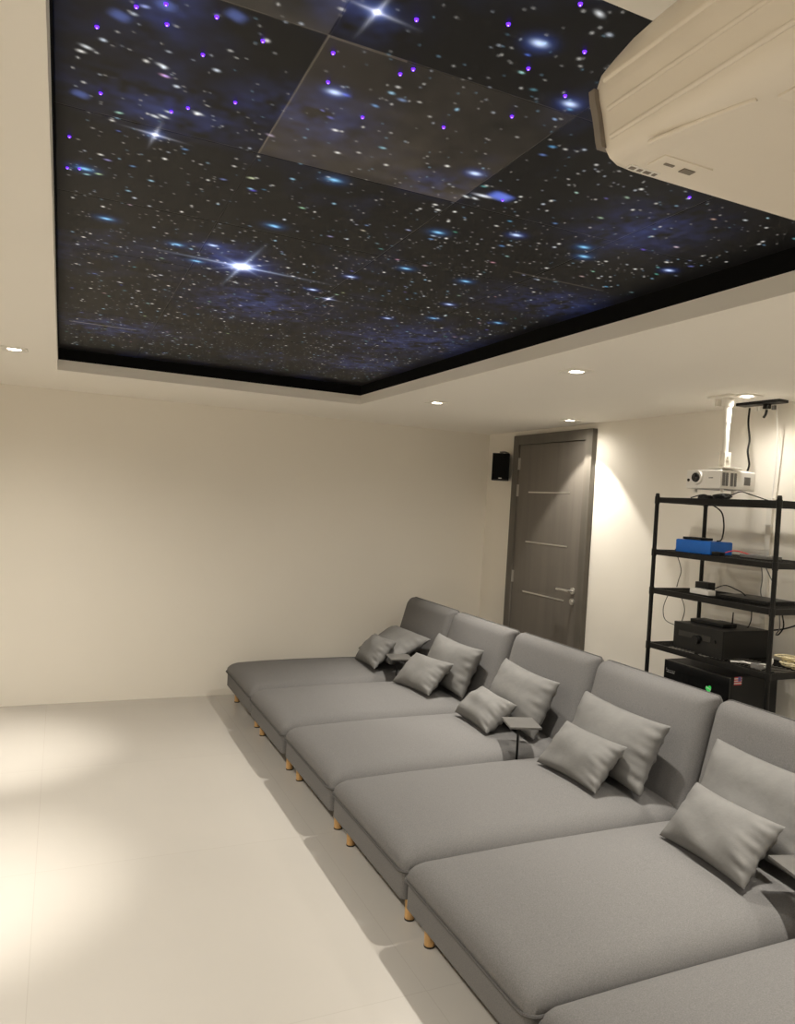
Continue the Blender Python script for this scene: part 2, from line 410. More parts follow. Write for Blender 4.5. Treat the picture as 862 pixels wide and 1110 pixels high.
    for (x, y) in FIB:
        x, y = max(TX0+.012, x*KP), y*KP
        if proto is None:
            bm = B(); cyl(bm, (0, 0, 0.0), (0, 0, -0.003), 0.0038, 0.003, 12); cyl(bm, (0, 0, -0.003), (0, 0, -0.0038), 0.0011, 0.0008, 10, 1)
            proto = obj('fibre_light', bm, ['fibre', 'fibrewhite'], root); o = proto
        else:
            o = proto.copy(); COL.objects.link(o); o.parent = root
        o.location = (x-px, y-py, -0.001)
build_stars()

# ------------------------------------------------------------------ door on the right wall
def build_door():
    y0, y1, zt = 4.388, 5.427, 2.229
    bm = B(); x = XR-0.014
    box(bm, (x-0.001, (y0+y1)/2, (zt-.083)/2+.004), (0.026, y1-y0-.165, zt-.083-.008), 0.002)
    d = obj('door_1', bm, 'door', smooth=False, kind='structure')
    bm = B(); fw = .080
    box(bm, (XR-.022, y1-fw/2, zt/2), (.044, fw, zt), .003); box(bm, (XR-.022, y0+fw/2, zt/2), (.044, fw, zt), .003)
    box(bm, (XR-.022, (y0+y1)/2, zt-fw/2), (.044, y1-y0-2*fw, fw), .003)
    obj('door_frame', bm, 'doorframe', d, smooth=False)
    for z in (1.752, 1.343, 0.931):
        bm = B(); box(bm, (XR-.028, 4.908, z), (.004, .555, .011), .001); obj('metal_strip', bm, 'steel', d, smooth=False)
    for z in (1.99, 1.765, 1.04, 0.25):
        bm = B(); cyl(bm, (XR-.034, 5.345, z-.05), (XR-.034, 5.345, z+.05), .006, n=12); box(bm, (XR-.028, 5.336, z), (.003, .016, .10), .001)
        obj('hinge', bm, 'hinge', d)
    bm = B(); yh, zh = 4.527, 1.018
    cyl(bm, (XR-.027, yh, zh), (XR-.036, yh, zh), .025, n=24); cyl(bm, (XR-.036, yh, zh), (XR-.075, yh, zh), .010, n=14)
    tube(bm, [(XR-.075, yh-.008, zh), (XR-.078, yh+.06, zh+.002), (XR-.075, yh+.14, zh)], .0085, 10)
    obj('handle', bm, 'steel', d)
    bm = B(); cyl(bm, (XR-.027, yh, .938), (XR-.036, yh, .938), .025, n=24); cyl(bm, (XR-.036, yh, .938), (XR-.042, yh, .938), .012, n=16)
    obj('lock', bm, 'steel', d)
build_door()

# ------------------------------------------------------------------ ceiling downlights
def build_downlight():
    r = thing('downlight', 'x', 'ceiling light', (0, 0, H), group=None)
    bm = B(); w = .062
    ol = rounded_rect(w, w, .012, 4); m = len(ol)
    top = [bm.verts.new((x, y, 0)) for x, y in ol]; low = [bm.verts.new((x*.97, y*.97, -.007)) for x, y in ol]
    n = len(ol)
    inn = []; deep = []
    for (x, y) in ol:
        a = math.atan2(y, x); inn.append(bm.verts.new((.043*math.cos(a), .043*math.sin(a), -.006))); deep.append(bm.verts.new((.036*math.cos(a), .036*math.sin(a), -.001)))
    for i in range(n):
        j = (i+1) % n
        bm.faces.new((top[i], top[j], low[j], low[i])); bm.faces.new((low[i], low[j], inn[j], inn[i])); bm.faces.new((inn[i], inn[j], deep[j], deep[i]))
    obj('trim_plate', bm, 'whitemetal', r)
    bm = B(); cyl(bm, (0, 0, -.0015), (0, 0, -.0045), .034, .031, 24); obj('lamp_face', bm, 'lamp', r)
    return r
def spot(loc, target, watts, angle, blend, name='downlight_lamp', radius=.025, col=(1.0, .885, .70)):
    l = bpy.data.lights.new(name, 'SPOT'); l.energy = watts; l.spot_size = math.radians(angle); l.spot_blend = blend
    l.shadow_soft_size = radius; l.color = col
    o = bpy.data.objects.new(name, l); COL.objects.link(o); o.location = loc
    o.rotation_euler = (Vector(target)-Vector(loc)).to_track_quat('-Z', 'Y').to_euler()
    return o
WARM = (1.0, .94, .838)
# x, y, label, wide beam (watts, degrees, blend), accent beam (watts, degrees, blend, aim dx, dy)
DL = [
 (2.20, 4.34, 'white square downlight over the far sofas, nearest the far wall', (20, 165, 1), (96, 88, 1.0, 0, 0)),
 (2.17, 2.86, 'largest bright square downlight in the ceiling between star recess and projector', (20, 165, 1), (96, 88, 1.0, 0, 0)),
 (2.17, 1.38, 'white square downlight above the near sofas, beyond the air conditioner', (20, 165, 1), (96, 88, 1.0, 0, 0)),
 (2.17, -0.20, 'white square downlight behind the camera over the sofa side', (20, 165, 1), (96, 88, 1.0, 0, 0)),
 (3.31, 4.40, 'small square downlight close to the top of the dark door', (10, 165, 1), (46, 86, .22, 0, 0)),
 (3.235, 2.82, 'glowing square downlight behind the projector ceiling plate', (7, 165, 1), (7, 150, .8, 0, 0)),
 (3.30, 1.25, 'added unseen square downlight near the right wall, brightening wall and rack', (14, 165, 1), (30, 120, .6, 0, 0)),  # added out of view to brighten the right wall and the rack
 (-.248, 4.27, 'white square downlight left of the star recess at the photo edge', (70, 165, 1), (150, 41, 1.0, -.06, .66)),
 (-.36, 2.65, 'white square downlight over the open floor left of the star recess', (70, 165, 1), (150, 41, 1.0, 0, .62)),
 (-.36, 1.05, 'white square downlight over the near open floor', (62, 165, 1), None),
 (-.36, -.50, 'white square downlight over the open floor behind the camera', (50, 165, 1), None),
]
base = build_downlight()
for i, (x, y, lab, wide, acc) in enumerate(DL):
    o = base if i == 0 else dup(base)
    o['label'] = lab; o['group'] = 'square ceiling downlights'
    o.location = (x, y, H)
    spot((x, y, H-.012), (x, y, 0), *wide, col=WARM)
    if acc: spot((x, y, H-.012), (x+acc[3], y+acc[4], 0), *acc[:3], col=WARM)

# ------------------------------------------------------------------ sofas (daybeds)
def seat_top(d, u, v):
    return 0.232 + 0.068*quarter(d, .085) + 0.052*(1-abs(u)**2.6)*(1-abs(v)**2.2)
def seat_bot(d, u, v):
    return 0.226 - 0.002*quarter(d, .05)
LX = 1.56                      # seat length
def build_sofa():
    r = thing('sofa', 'x', 'sofa', (0, 0, 0), group='grey daybed sofas in a row')
    W = .405
    bm = B(); pl = [(x, y) for x, y in rounded_rect(LX/2-.012, W-.010, (.015, .025, .025, .015), 8)]
    lo = [bm.verts.new((x+LX/2, y, .122)) for x, y in pl]; hi = [bm.verts.new((x+LX/2, y, .227)) for x, y in pl]
    l2 = [bm.verts.new((x*.992+LX/2, y*.985, .118)) for x, y in pl]
    for i in range(len(pl)):
        j = (i+1) % len(pl); bm.faces.new((lo[i], lo[j], hi[j], hi[i])); bm.faces.new((l2[i], l2[j], lo[j], lo[i]))
    bm.faces.new(l2); bm.faces.new(hi); obj('base', bm, 'fabric', r)
    bm = B(); ol = cushion(bm, LX/2, W, (.025, .045, .045, .025), seat_top, seat_bot, rings=14)
    s = obj('seat_cushion', bm, 'fabric', r, angle=75); s.location = (LX/2, 0, 0)
    bm = B(); tube(bm, [(x*1.001, y*1.001, .2295) for x, y in ol]+[(ol[0][0]*1.001, ol[0][1]*1.001, .2295)], .0055, 6, smooth=False, closed=True)
    obj('piping', bm, 'fabricdark', s)
    # backrest: a padded slab leaning back, local z is its front normal
    Lb = .588; hw = .406
    front = lambda d, u, v: .066*quarter(d, .075)+.016*(1-u*u)*(1-v*v)
    back = lambda d, u, v: -.055*quarter(d, .06)
    bm = B(); ol = cushion(bm, Lb/2, hw, (.055, .055, .02, .02), front, back, rings=12)
    lean = math.radians(14.5)
    up = Vector((math.sin(lean), 0, math.cos(lean))); nf = Vector((-math.cos(lean), 0, math.sin(lean))); sd = nf.cross(up)
    c = Vector((1.43, 0, .235))+up*(Lb/2)
    mtx = Matrix(((up.x, sd.x, nf.x, c.x), (up.y, sd.y, nf.y, c.y), (up.z, sd.z, nf.z, c.z), (0, 0, 0, 1)))
    b = obj('backrest', bm, 'fabric', r, angle=75); b.matrix_local = mtx
    bm = B(); tube(bm, [(x*1.001, y*1.001, -.002) for x, y in ol]+[(ol[0][0]*1.001, ol[0][1]*1.001, -.002)], .005, 6, smooth=False, closed=True)
    obj('piping', bm, 'fabricdark', b)
    for (x, y) in ((.085, -.322), (.085, .322), (1.45, -.322), (1.45, .322)):
        bm = B(); cyl(bm, (x, y, .006), (x, y, .132), .0195, .0225, 20); l = obj('leg', bm, 'wood', r)
        bm = B(); cyl(bm, (x, y, 0), (x, y, .0065), .0205, n=20); obj('foot_pad', bm, 'rubber', l)
    return r
SOFA_Y = [5.355, 4.5275, 3.7025, 2.875, 2.0475, 1.2225]
SOFA_LAB = ['grey daybed sofa at the far end of the row, against the far wall',
 'grey daybed sofa second from the far wall, in front of the dark door',
 'grey daybed sofa third from the far wall, beside the small black table in plain view',
 'grey daybed sofa fourth from the far wall, in front of the black shelving rack',
 'grey daybed sofa second nearest the camera, with the biggest looking pillows',
 'nearest grey daybed sofa, cut off by the bottom right corner of the photo']
sofa0 = build_sofa()
for i, (y, lab) in enumerate(zip(SOFA_Y, SOFA_LAB)):
    o = sofa0 if i == 0 else dup(sofa0)
    o['label'] = lab
    o.location = (1.222+(0.004, -.004, .003, 0, -.006, .004)[i], y, 0)

# ------------------------------------------------------------------ pillows
def pillow_mesh(w, h, t, seed, sag=0.0, n=44):
    """stuffed cloth pillow: pinched corners, gathered ends; x = width, y = height, z = thickness"""
    rnd = random.Random(seed); bm = B()
    fold = [(rnd.uniform(-1, 1), rnd.uniform(3.5, 7.5), rnd.uniform(0, 6)) for _ in range(4)]
    def P(u, v, s):
        px = 1-.075*(1-v*v); py = 1-.085*(1-u*u)
        x = w/2*u*px; y = h/2*v*py
        prof = max(0, (1-abs(u)**2.6))**.5*max(0, (1-abs(v)**2.6))**.5
        z = t/2*prof
        e = (.25+.75*(u > 0))*abs(u)**5                       # gathers that run in from the short ends
        wr = math.sin(v*13+2.2*math.sin(u*3+seed)+seed)*.5+math.sin(v*23+seed*1.7+u*5)*.3+math.sin(v*6+u*9+seed*.6)*.4
        z += .012*wr*e*min(1, prof*3)
        for a, f, ph in fold:
            z += .0026*math.sin(f*(u*math.cos(a*3)+v*math.sin(a*3))+ph)*min(1, prof*1.5)
        y -= sag*h*(1-u*u)*max(0, v)*.5
        return (x, y, s*z)
    g = [-math.cos(PI*(i/n))*.35+(2*i/n-1)*.65 for i in range(n+1)]
    top = [[bm.verts.new(P(u, v, 1)) for u in g] for v in g]
    bot = [[top[j][i] if i in (0, n) or j in (0, n) else bm.verts.new(P(g[i], g[j], -1)) for i in range(n+1)] for j in range(n+1)]
    for j in range(n):
        for i in range(n):
            bm.faces.new((top[j][i], top[j][i+1], top[j+1][i+1], top[j+1][i]))
            bm.faces.new((bot[j][i], bot[j+1][i], bot[j+1][i+1], bot[j][i+1]))
    return bm
def place_pillow(name, label, group, w, h, t, seed, foot, yaw, lean, roll=0.0, sag=0.0):
    """foot = middle of the lower edge; yaw turns the face about z (0 faces -x); lean = degrees back from upright"""
    o = obj(name, pillow_mesh(w, h, t, seed, sag), 'pillow', angle=80)
    a = math.radians(lean); up = Vector((math.sin(a), 0, math.cos(a))); nf = Vector((-math.cos(a), 0, math.sin(a))); wd = up.cross(nf)
    m = Matrix(((wd.x, up.x, nf.x, 0), (wd.y, up.y, nf.y, 0), (wd.z, up.z, nf.z, 0), (0, 0, 0, 1)))
    m = Matrix.Rotation(math.radians(yaw), 4, 'Z') @ m @ Matrix.Rotation(math.radians(roll), 4, 'Z') @ Matrix.Translation((0, h/2*.93, 0))
    o.matrix_world = Matrix.Translation(foot) @ m
    return tag(o, label, 'pillow', group)
GS = 'small lumbar pillows propped on the sofas'; GL = 'large pillows leaning on the backrests'
place_pillow('lumbar_pillow', 'small grey pillow on the sofa at the far wall, leftmost of all pillows', GS, .43, .26, .13, 1, (2.185, 5.27, .362), -3, 40, 3)
place_pillow('lumbar_pillow', 'small pale pillow before the big one on second sofa from the far wall', GS, .44, .275, .13, 2, (2.215, 4.51, .362), 7, 45, 2)
place_pillow('lumbar_pillow', 'small slumped grey pillow just behind the small black table in plain view', GS, .42, .235, .15, 3, (2.225, 3.715, .365), -3, 50, -1)
place_pillow('lumbar_pillow', 'small grey pillow on the fourth sofa from the far wall, in front of the rack', GS, .43, .262, .13, 4, (2.24, 2.845, .362), 2, 42, 0)
place_pillow('lumbar_pillow', 'nearest small grey pillow, largest looking, with gathers at its right end', GS, .44, .262, .135, 5, (2.21, 2.00, .362), -6, 40, 1)
place_pillow('large_pillow', 'grey pillow slumped nearly flat against the backrest of the sofa at the far wall', GL, .60, .38, .14, 6, (2.29, 5.33, .405), 2, 62, 0)
place_pillow('large_pillow', 'large pale pillow leaning on the backrest of the second sofa from the far wall', GL, .56, .345, .17, 7, (2.44, 4.51, .365), 6, 25, -2)
place_pillow('large_pillow', 'large grey pillow behind the slumped small pillow and the small black table', GL, .57, .345, .17, 8, (2.44, 3.665, .365), 0, 25, -2)
place_pillow('large_pillow', 'large creased grey pillow on the fourth sofa from the far wall', GL, .61, .345, .17, 9, (2.44, 2.855, .365), 0, 25, -1)
place_pillow('large_pillow', 'large pale pillow at the right edge of the photo behind the nearest small pillow', GL, .62, .365, .17, 10, (2.44, 2.00, .365), -2, 25, 0)

# ------------------------------------------------------------------ small black tables between the sofas
def build_table():
    r = thing('side_table', 'x', 'side table', group='small black side tables between the sofas')
    bm = B(); box(bm, (0, 0, .466), (.172, .188, .012), .003); obj('table_top', bm, 'tabletop', r, smooth=False)
    bm = B(); cyl(bm, (-.02, -.02, .012), (-.02, -.02, .461), .0065, n=14); cyl(bm, (-.02, -.02, .448), (-.02, -.02, .461), .022, n=18); obj('pole', bm, 'blackmetal', r)
    bm = B(); box(bm, (-.02, -.02, .006), (.20, .20, .012), .003); obj('foot_plate', bm, 'blackmetal', r, smooth=False)
    return r
T0 = build_table()
for i, (x, y, rz, lab) in enumerate(((2.30, 3.318, -18, 'small black pole table in plain view, between third and fourth sofas from far wall'),
        (2.33, 4.96, -12, 'small black pole table mostly hidden among pillows, between the two farthest sofas'),
        (2.33, 1.655, -16, 'small black pole table at the right edge of the photo, nearest the camera'))):
    o = T0 if i == 0 else dup(T0)
    o['label'] = lab; o.location = (x, y, 0); o.rotation_euler = (0, 0, math.radians(rz))

# ------------------------------------------------------------------ shelving rack behind the sofas
SX0, SX1, SY0, SY1 = 3.10, 3.475, 2.475, 3.268
SHZ = [1.722, 1.425, 1.205, .895, .42]
def build_rack():
    r = thing('shelving_rack', 'black wire shelving rack standing against the right wall behind the sofas', 'shelving rack', ((SX0+SX1)/2, (SY0+SY1)/2, 0))
    ox, oy = (SX0+SX1)/2, (SY0+SY1)/2
    hx, hy = (SX1-SX0)/2, (SY1-SY0)/2
    for z in SHZ:
        bm = B()
        for s in (-1, 1):
            box(bm, (s*hx, 0, z-.015), (.010, 2*hy, .030), .002); box(bm, (0, s*hy, z-.015), (2*hx, .010, .030), .002)
        k = 32
        for i in range(1, k): tube(bm, [(-hx, -hy+2*hy*i/k, z-.0035), (hx, -hy+2*hy*i/k, z-.0035)], .0022, 6, smooth=False)
        for x in (-.09, .09): tube(bm, [(x, -hy, z-.009), (x, hy, z-.009)], .0034, 6, smooth=False)
        for sx in (-1, 1):
            for sy in (-1, 1): cyl(bm, (sx*hx, sy*hy, z-.036), (sx*hx, sy*hy, z+.004), .0142, n=14)
        obj('shelf', bm, 'blackmetal', r)
    for sx in (-1, 1):
        for sy in (-1, 1):
            bm = B(); cyl(bm, (sx*hx, sy*hy, .012), (sx*hx, sy*hy, 1.735), .0115, n=16); p = obj('post', bm, 'blackmetal', r)
            bm = B(); cyl(bm, (sx*hx, sy*hy, 1.733), (sx*hx, sy*hy, 1.745), .0125, .009, 16); obj('end_cap', bm, 'blackplastic', p)
            bm = B(); cyl(bm, (sx*hx, sy*hy, 0), (sx*hx, sy*hy, .014), .016, .013, 16); obj('foot', bm, 'blackplastic', p)
build_rack()

# receiver on the fourth shelf
def build_receiver():
    x0, x1, y0, y1, z0, z1 = 3.115, 3.44, 2.752, 3.078, .905, 1.047
    r = thing('receiver', 'black hi-fi receiver box with centre knob on the fourth rack shelf', 'receiver', ((x0+x1)/2, (y0+y1)/2, z0-.008))
    L = lambda x, y, z: (x-(x0+x1)/2, y-(y0+y1)/2, z-z0+.008)
    bm = B(); box(bm, L((x0+x1)/2, (y0+y1)/2, (z0+z1)/2), (x1-x0, y1-y0, z1-z0), .003); obj('casing', bm, 'blackplastic', r, smooth=False)
    bm = B(); box(bm, L(x0-.008, (y0+y1)/2, (z0+z1)/2), (.018, y1-y0+.006, z1-z0+.002), .005); obj('front_panel', bm, 'blackplastic', r)
    bm = B(); box(bm, L(x0-.0175, (y0+y1)/2+.02, z0+.085), (.002, .22, .030), .0006); obj('display', bm, 'glossblack', r, smooth=False)
    bm = B(); cyl(bm, L(x0-.016, 2.915, .975), L(x0-.036, 2.915, .975), .024, .022, 28); obj('knob', bm, 'blackplastic', r)
    bm = B(); cyl(bm, L(x0-.016, 2.80, .985), L(x0-.026, 2.80, .985), .010, n=18); obj('knob', bm, 'blackplastic', r)
    for y in (y0+.05, y1-.05):
        for x in (x0+.04, x1-.04):
            bm = B(); cyl(bm, L(x, y, z0-.008), L(x, y, z0+.002), .018, n=18); obj('foot', bm, 'blackplastic', r)
build_receiver()
r = thing('network_box', 'flat black box with a stub aerial lying on top of the receiver', 'media box', (3.24, 2.945, 1.047), math.radians(4))
bm = B(); box(bm, (0, 0, .010), (.11, .21, .020), .004); obj('casing', bm, 'blackplastic', r)
bm = B(); cyl(bm, (.03, -.095, .018), (.03, -.097, .082), .0042, .003, 10); obj('aerial', bm, 'blackplastic', r)

# large black case on the lowest visible shelf
def build_case():
    x0, x1, y0, y1, z0, z1 = 3.128, 3.462, 2.705, 3.150, .421, .822
    r = thing('equipment_case', 'large black equipment case with green and flag stickers on the lowest rack shelf', 'equipment case', ((x0+x1)/2, (y0+y1)/2, z0))
    L = lambda x, y, z: (x-(x0+x1)/2, y-(y0+y1)/2, z-z0)
    bm = B(); box(bm, L((x0+x1)/2, (y0+y1)/2, (z0+z1)/2), (x1-x0, y1-y0, z1-z0), .005); obj('casing', bm, 'blackplastic', r, smooth=False)
    bm = B(); box(bm, L(x0-.007, (y0+y1)/2, (z0+z1)/2), (.014, y1-y0, z1-z0), .005)
    box(bm, L(x0-.0145, (y0+y1)/2+.02, z0+.355), (.004, .36, .012), .001); obj('front_cover', bm, 'glossblack', r)
    # small pale lettering block at the far upper corner of the front
    bm = B()
    for i in range(6): box(bm, L(x0-.0145, 3.128-.0115*i, .772), (.0012, .0065, .013+.004*(i % 3 == 1)), 0)
    box(bm, L(x0-.0145, 3.10, .757), (.0012, .058, .004), 0)
    obj('front_lettering', bm, 'grey_print', r, smooth=False)
    # green heart-like sticker
    bm = B(); pts = []
    for i in range(32):
        a = 2*PI*i/32; s = math.sin(a)
        pts.append((.0019*(16*s**3)*.62, .0019*(13*math.cos(a)-5*math.cos(2*a)-2*math.cos(3*a)-math.cos(4*a))*.72))
    ca, sa = math.cos(.35), math.sin(.35)
    f = ngon(bm, [L(x0-.0152, 2.832-(p*ca-q*sa), .733+(p*sa+q*ca)) for p, q in pts])
    ex = bmesh.ops.extrude_face_region(bm, geom=[f]); bmesh.ops.translate(bm, vec=(.0012, 0, 0), verts=[v for v in ex['geom'] if isinstance(v, bmesh.types.BMVert)])
    st = obj('sticker', bm, 'green', r, smooth=False); st['label'] = 'bright green heart-shaped sticker'
    bm = B()
    for i in range(5): box(bm, L(x0-.0158, 2.846-.0065*i, .741-.0022*i), (.0008, .0038, .006), 0)
    obj('sticker_lettering', bm, 'flagwhite', st, smooth=False)
    # flag sticker on the near side
    bm = B(); yy = y0-.0008; fx0, fz0 = 3.146, .782
    w, h = .052, .042
    for i in range(7): box(bm, L(fx0+w/2, yy, fz0+h*(i+.5)/7), (w, .0012, h/7), 0, mi=0 if i % 2 == 0 else 1)
    box(bm, L(fx0+w*.70, yy-.0006, fz0+h*.72), (w*.40, .0008, h*.54), 0, mi=2)
    st = obj('sticker', bm, ['red', 'flagwhite', 'flagblue'], r, smooth=False); st['label'] = 'small red and white striped flag sticker'
build_case()

# blue box and the things on the second and third shelf
r = thing('blue_box', 'bright blue flat box standing on the second rack shelf', 'box', (3.23, 3.035, 1.4255))
bm = B(); box(bm, (0, 0, .034), (.16, .245, .068), .004); obj('casing', bm, 'blue', r)
bm = B(); box(bm, (0, 0, .0685), (.152, .236, .003), .001); obj('lid', bm, 'blue', r, smooth=False)
o = None
bm = B(); box(bm, (0, 0, .007), (.09, .13, .014), .004); box(bm, (-.03, 0, .0145), (.012, .05, .002), .0005)
o = obj('router', bm, 'blackplastic'); o.location = (3.22, 3.07, 1.4965); tag(o, 'thin black router lying on top of the bright blue box', 'router')
bm = B(); box(bm, (0, 0, .010), (.045, .05, .020), .005); cyl(bm, (0, -.025, .01), (0, -.035, .01), .006, n=10)
o = obj('power_adapter', bm, 'blackplastic'); o.location = (3.16, 2.868, 1.4255); tag(o, 'tiny black adapter beside the blue box on the second rack shelf', 'adapter')
r = thing('charger_cube', 'black cube shaped charger at the back of the power strip on the third shelf', 'charger', (3.255, 3.03, 1.2055), math.radians(5))
bm = B(); box(bm, (0, 0, .033), (.06, .085, .058), .005); obj('casing', bm, 'blackplastic', r)
bm = B(); box(bm, (0, 0, .002), (.064, .09, .004), .001); obj('base', bm, 'greyplastic', r, smooth=False)
r = thing('power_strip', 'white power strip lying on the third rack shelf', 'power strip', (3.19, 2.985, 1.2055), math.radians(-3))
bm = B(); box(bm, (0, 0, .015), (.052, .135, .028), .005); obj('casing', bm, 'white', r)
for i in range(3):
    bm = B(); cyl(bm, (0, -.040+.040*i, .0275), (0, -.040+.040*i, .0292), .014, n=20); s = obj('socket', bm, 'white', r)
    bm = B()
    for q in (-.006, .006): cyl(bm, (q, -.040+.040*i, .0290), (q, -.040+.040*i, .0297), .0025, n=8)
    obj('socket_hole', bm, 'blackplastic', s)
r = thing('laptop', 'flat closed black laptop lying on the third rack shelf', 'laptop', (3.29, 2.735, 1.2055), math.radians(3))
bm = B(); box(bm, (0, 0, .007), (.22, .30, .010), .003); obj('casing', bm, 'blackplastic', r)
bm = B(); box(bm, (0, 0, .0150), (.22, .30, .006), .002); obj('lid', bm, 'blackplastic', r)
bm = B(); box(bm, (0, 0, .008), (.11, .17, .016), .005); box(bm, (0, 0, .0168), (.07, .10, .002), .0006)
o = obj('media_box', bm, 'greyplastic'); o.location = (3.33, 2.75, 1.4255); tag(o, 'flat dark grey box right of the blue box on the second rack shelf', 'media box')

# ------------------------------------------------------------------ projector hung above the rack
PX, PY = 3.20, 2.905
def build_projector():
    r = thing('ceiling_projector', 'white projector hanging from a ceiling pole just above the rack', 'projector', (PX, PY, 1.75))
    L = lambda x, y, z: (x-PX, y-PY, z-1.75)
    x0, x1, y0, y1, z0, z1 = 3.13, 3.385, 2.857, 3.092, 1.776, 1.876
    bm = B(); box(bm, L((x0+x1)/2, (y0+y1)/2, (z0+z1)/2), (x1-x0, y1-y0, z1-z0), .010, seg=3); obj('casing', bm, 'white', r)
    bm = B(); box(bm, L((x0+x1)/2, (y0+y1)/2, z1-.002), (x1-x0-.03, y1-y0-.03, .012), .005); obj('top_cover', bm, 'white', r)
    bm = B(); yl, zl = 3.012, 1.836
    cyl(bm, L(x0+.002, yl, zl), L(x0-.012, yl, zl), .040, .036, 32); obj('lens_ring', bm, 'white', r)
    bm = B(); cyl(bm, L(x0-.010, yl, zl), L(x0-.020, yl, zl), .026, .024, 32); l = obj('lens_barrel', bm, 'blackplastic', r)
    bm = B(); cyl(bm, L(x0-.0195, yl, zl), L(x0-.0215, yl, zl), .018, .014, 32); obj('lens_glass', bm, 'lens', l)
    bm = B(); cyl(bm, L(x0-.001, 3.073, 1.822), L(x0-.004, 3.073, 1.822), .008, n=16); obj('sensor_window', bm, 'lens', r)
    # louvres and a square grille on the side that faces the near wall
    for xa, xb in ((3.141, 3.160), (3.166, 3.182), (3.200, 3.219), (3.227, 3.243)):
        bm = B(); box(bm, L((xa+xb)/2, y0-.0005, 1.828), (xb-xa, .004, .070), .001)
        for k in range(6): box(bm, L((xa+xb)/2, y0-.003, 1.801+.0105*k), (xb-xa, .002, .002), 0)
        obj('vent', bm, 'greyplastic', r, smooth=False)
    bm = B(); box(bm, L(3.322, y0-.0005, 1.826), (.044, .004, .044), .001)
    for k in range(4): box(bm, L(3.322, y0-.003, 1.812+.0095*k), (.044, .002, .002), 0)
    obj('vent', bm, 'greyplastic', r, smooth=False)
    bm = B()
    for k in range(4): box(bm, L(x0-.0006, 2.932-.0075*k, 1.834), (.002, .0048, .006), 0)
    obj('front_lettering', bm, 'greyplastic', r, smooth=False)
    for x, y in ((3.17, 2.88), (3.17, 3.06), (3.35, 2.97)):
        bm = B(); cyl(bm, L(x, y, 1.757), L(x, y, 1.778), .011, .009, 14); obj('foot', bm, 'white', r)
    # mount: ceiling plate, pole, swivel bracket
    bm = B(); box(bm, L(PX, PY, H-.006), (.14, .15, .012), .004); cyl(bm, L(PX, PY, H-.012), L(PX, PY, H-.055), .034, .026, 24); box(bm, L(PX-.01, PY+.055, H-.03), (.03, .018, .04), .003)
    obj('ceiling_plate', bm, 'whitemetal', r)
    bm = B(); cyl(bm, L(PX, PY, H-.05), L(PX, PY, 1.905), .0165, n=20); cyl(bm, L(PX, PY, H-.14), L(PX, PY, H-.05), .0195, n=20); obj('pole', bm, 'whitemetal', r)
    bm = B(); box(bm, L(PX, PY-.018, 1.93), (.045, .010, .085), .003); box(bm, L(PX, PY+.018, 1.93), (.045, .010, .085), .003)
    cyl(bm, L(PX, PY-.03, 1.945), L(PX, PY+.03, 1.945), .010, n=14); box(bm, L(PX+.01, PY, 1.889), (.13, .11, .010), .003)
    obj('bracket', bm, 'whitemetal', r)
build_projector()
def coil(R, r, turns, seed):
    rnd = random.Random(seed); pts = []
    for i in range(turns*14):
        a = 2*PI*i/14; k = R*(1+.10*math.sin(a*.37+seed)); pts.append((k*math.cos(a), k*1.1*math.sin(a), r+r*1.6*(i/14)*.8+.002*math.sin(a*1.7)))
    return pts
bm = B(); cyl(bm, (0, 0, 0), (0, 0, .016), .042, .040, 28); cyl(bm, (0, 0, .016), (0, 0, .020), .030, .026, 24)
o = obj('media_puck', bm, 'blackplastic'); o.location = (3.16, 2.975, 1.7225); tag(o, 'round flat black puck under the projector lens on the top rack shelf', 'media box')
bm = B(); tube(bm, coil(.040, .0042, 4, 3), .0042, 8)
o = obj('cable_coil', bm, 'blackplastic'); o.location = (3.17, 2.875, 1.7225); tag(o, 'coiled black cable beside the round puck on the top rack shelf', 'cable')

# black connection plate on the ceiling right of the projector pole
r = thing('ceiling_socket_plate', 'black socket strip on the ceiling right of the projector pole', 'socket strip', (3.455, 2.91, H-.026), math.radians(2))
bm = B(); box(bm, (0, 0, .018), (.075, .27, .016), .003); obj('casing', bm, 'blackplastic', r, smooth=False)
bm = B(); box(bm, (.0, -.035, -.003), (.028, .032, .026), .004); tube(bm, [(0, -.035, -.02), (0, -.03, -.045), (.0, -.018, -.062)], .007, 8); obj('plug', bm, 'blackplastic', r)
bm = B(); box(bm, (.0, -.078, -.012), (.018, .018, .024), .003); p = obj('plug', bm, 'greyplastic', r)
for y in (.025, .005):
    bm = B(); box(bm, (.0, y, -.010), (.02, .014, .022), .003); p = obj('plug', bm, 'white', r); p['label'] = 'white plug'

# ------------------------------------------------------------------ cables
def cable(pts, r, m, label, name='cable'):
    bm = B(); tube(bm, pts, r, 8); o = obj(name, bm, m); return tag(o, label, 'cable')
cable([(3.455, 2.985, 2.242), (3.44, 2.975, 2.16), (3.40, 2.925, 2.06), (3.345, 2.885, 1.99), (3.345, 2.87, 1.92), (3.34, 2.875, 1.883)], .0052, 'blackplastic', 'black cable hanging from the ceiling socket strip to the projector', 'power_cable')
cable([(3.475, 2.832, 2.24), (3.50, 2.835, 2.1), (3.515, 2.845, 1.92), (3.52, 2.86, 1.72)], .0035, 'white', 'thin white cable dropping from the ceiling socket strip to the wall duct')
cable([(3.22, 3.0, 1.70), (3.30, 2.995, 1.66), (3.32, 2.99, 1.60), (3.31, 2.98, 1.54), (3.27, 2.955, 1.505), (3.22, 2.935, 1.499)], .0042, 'blackplastic', 'black cable looping from the top shelf down to the blue box')
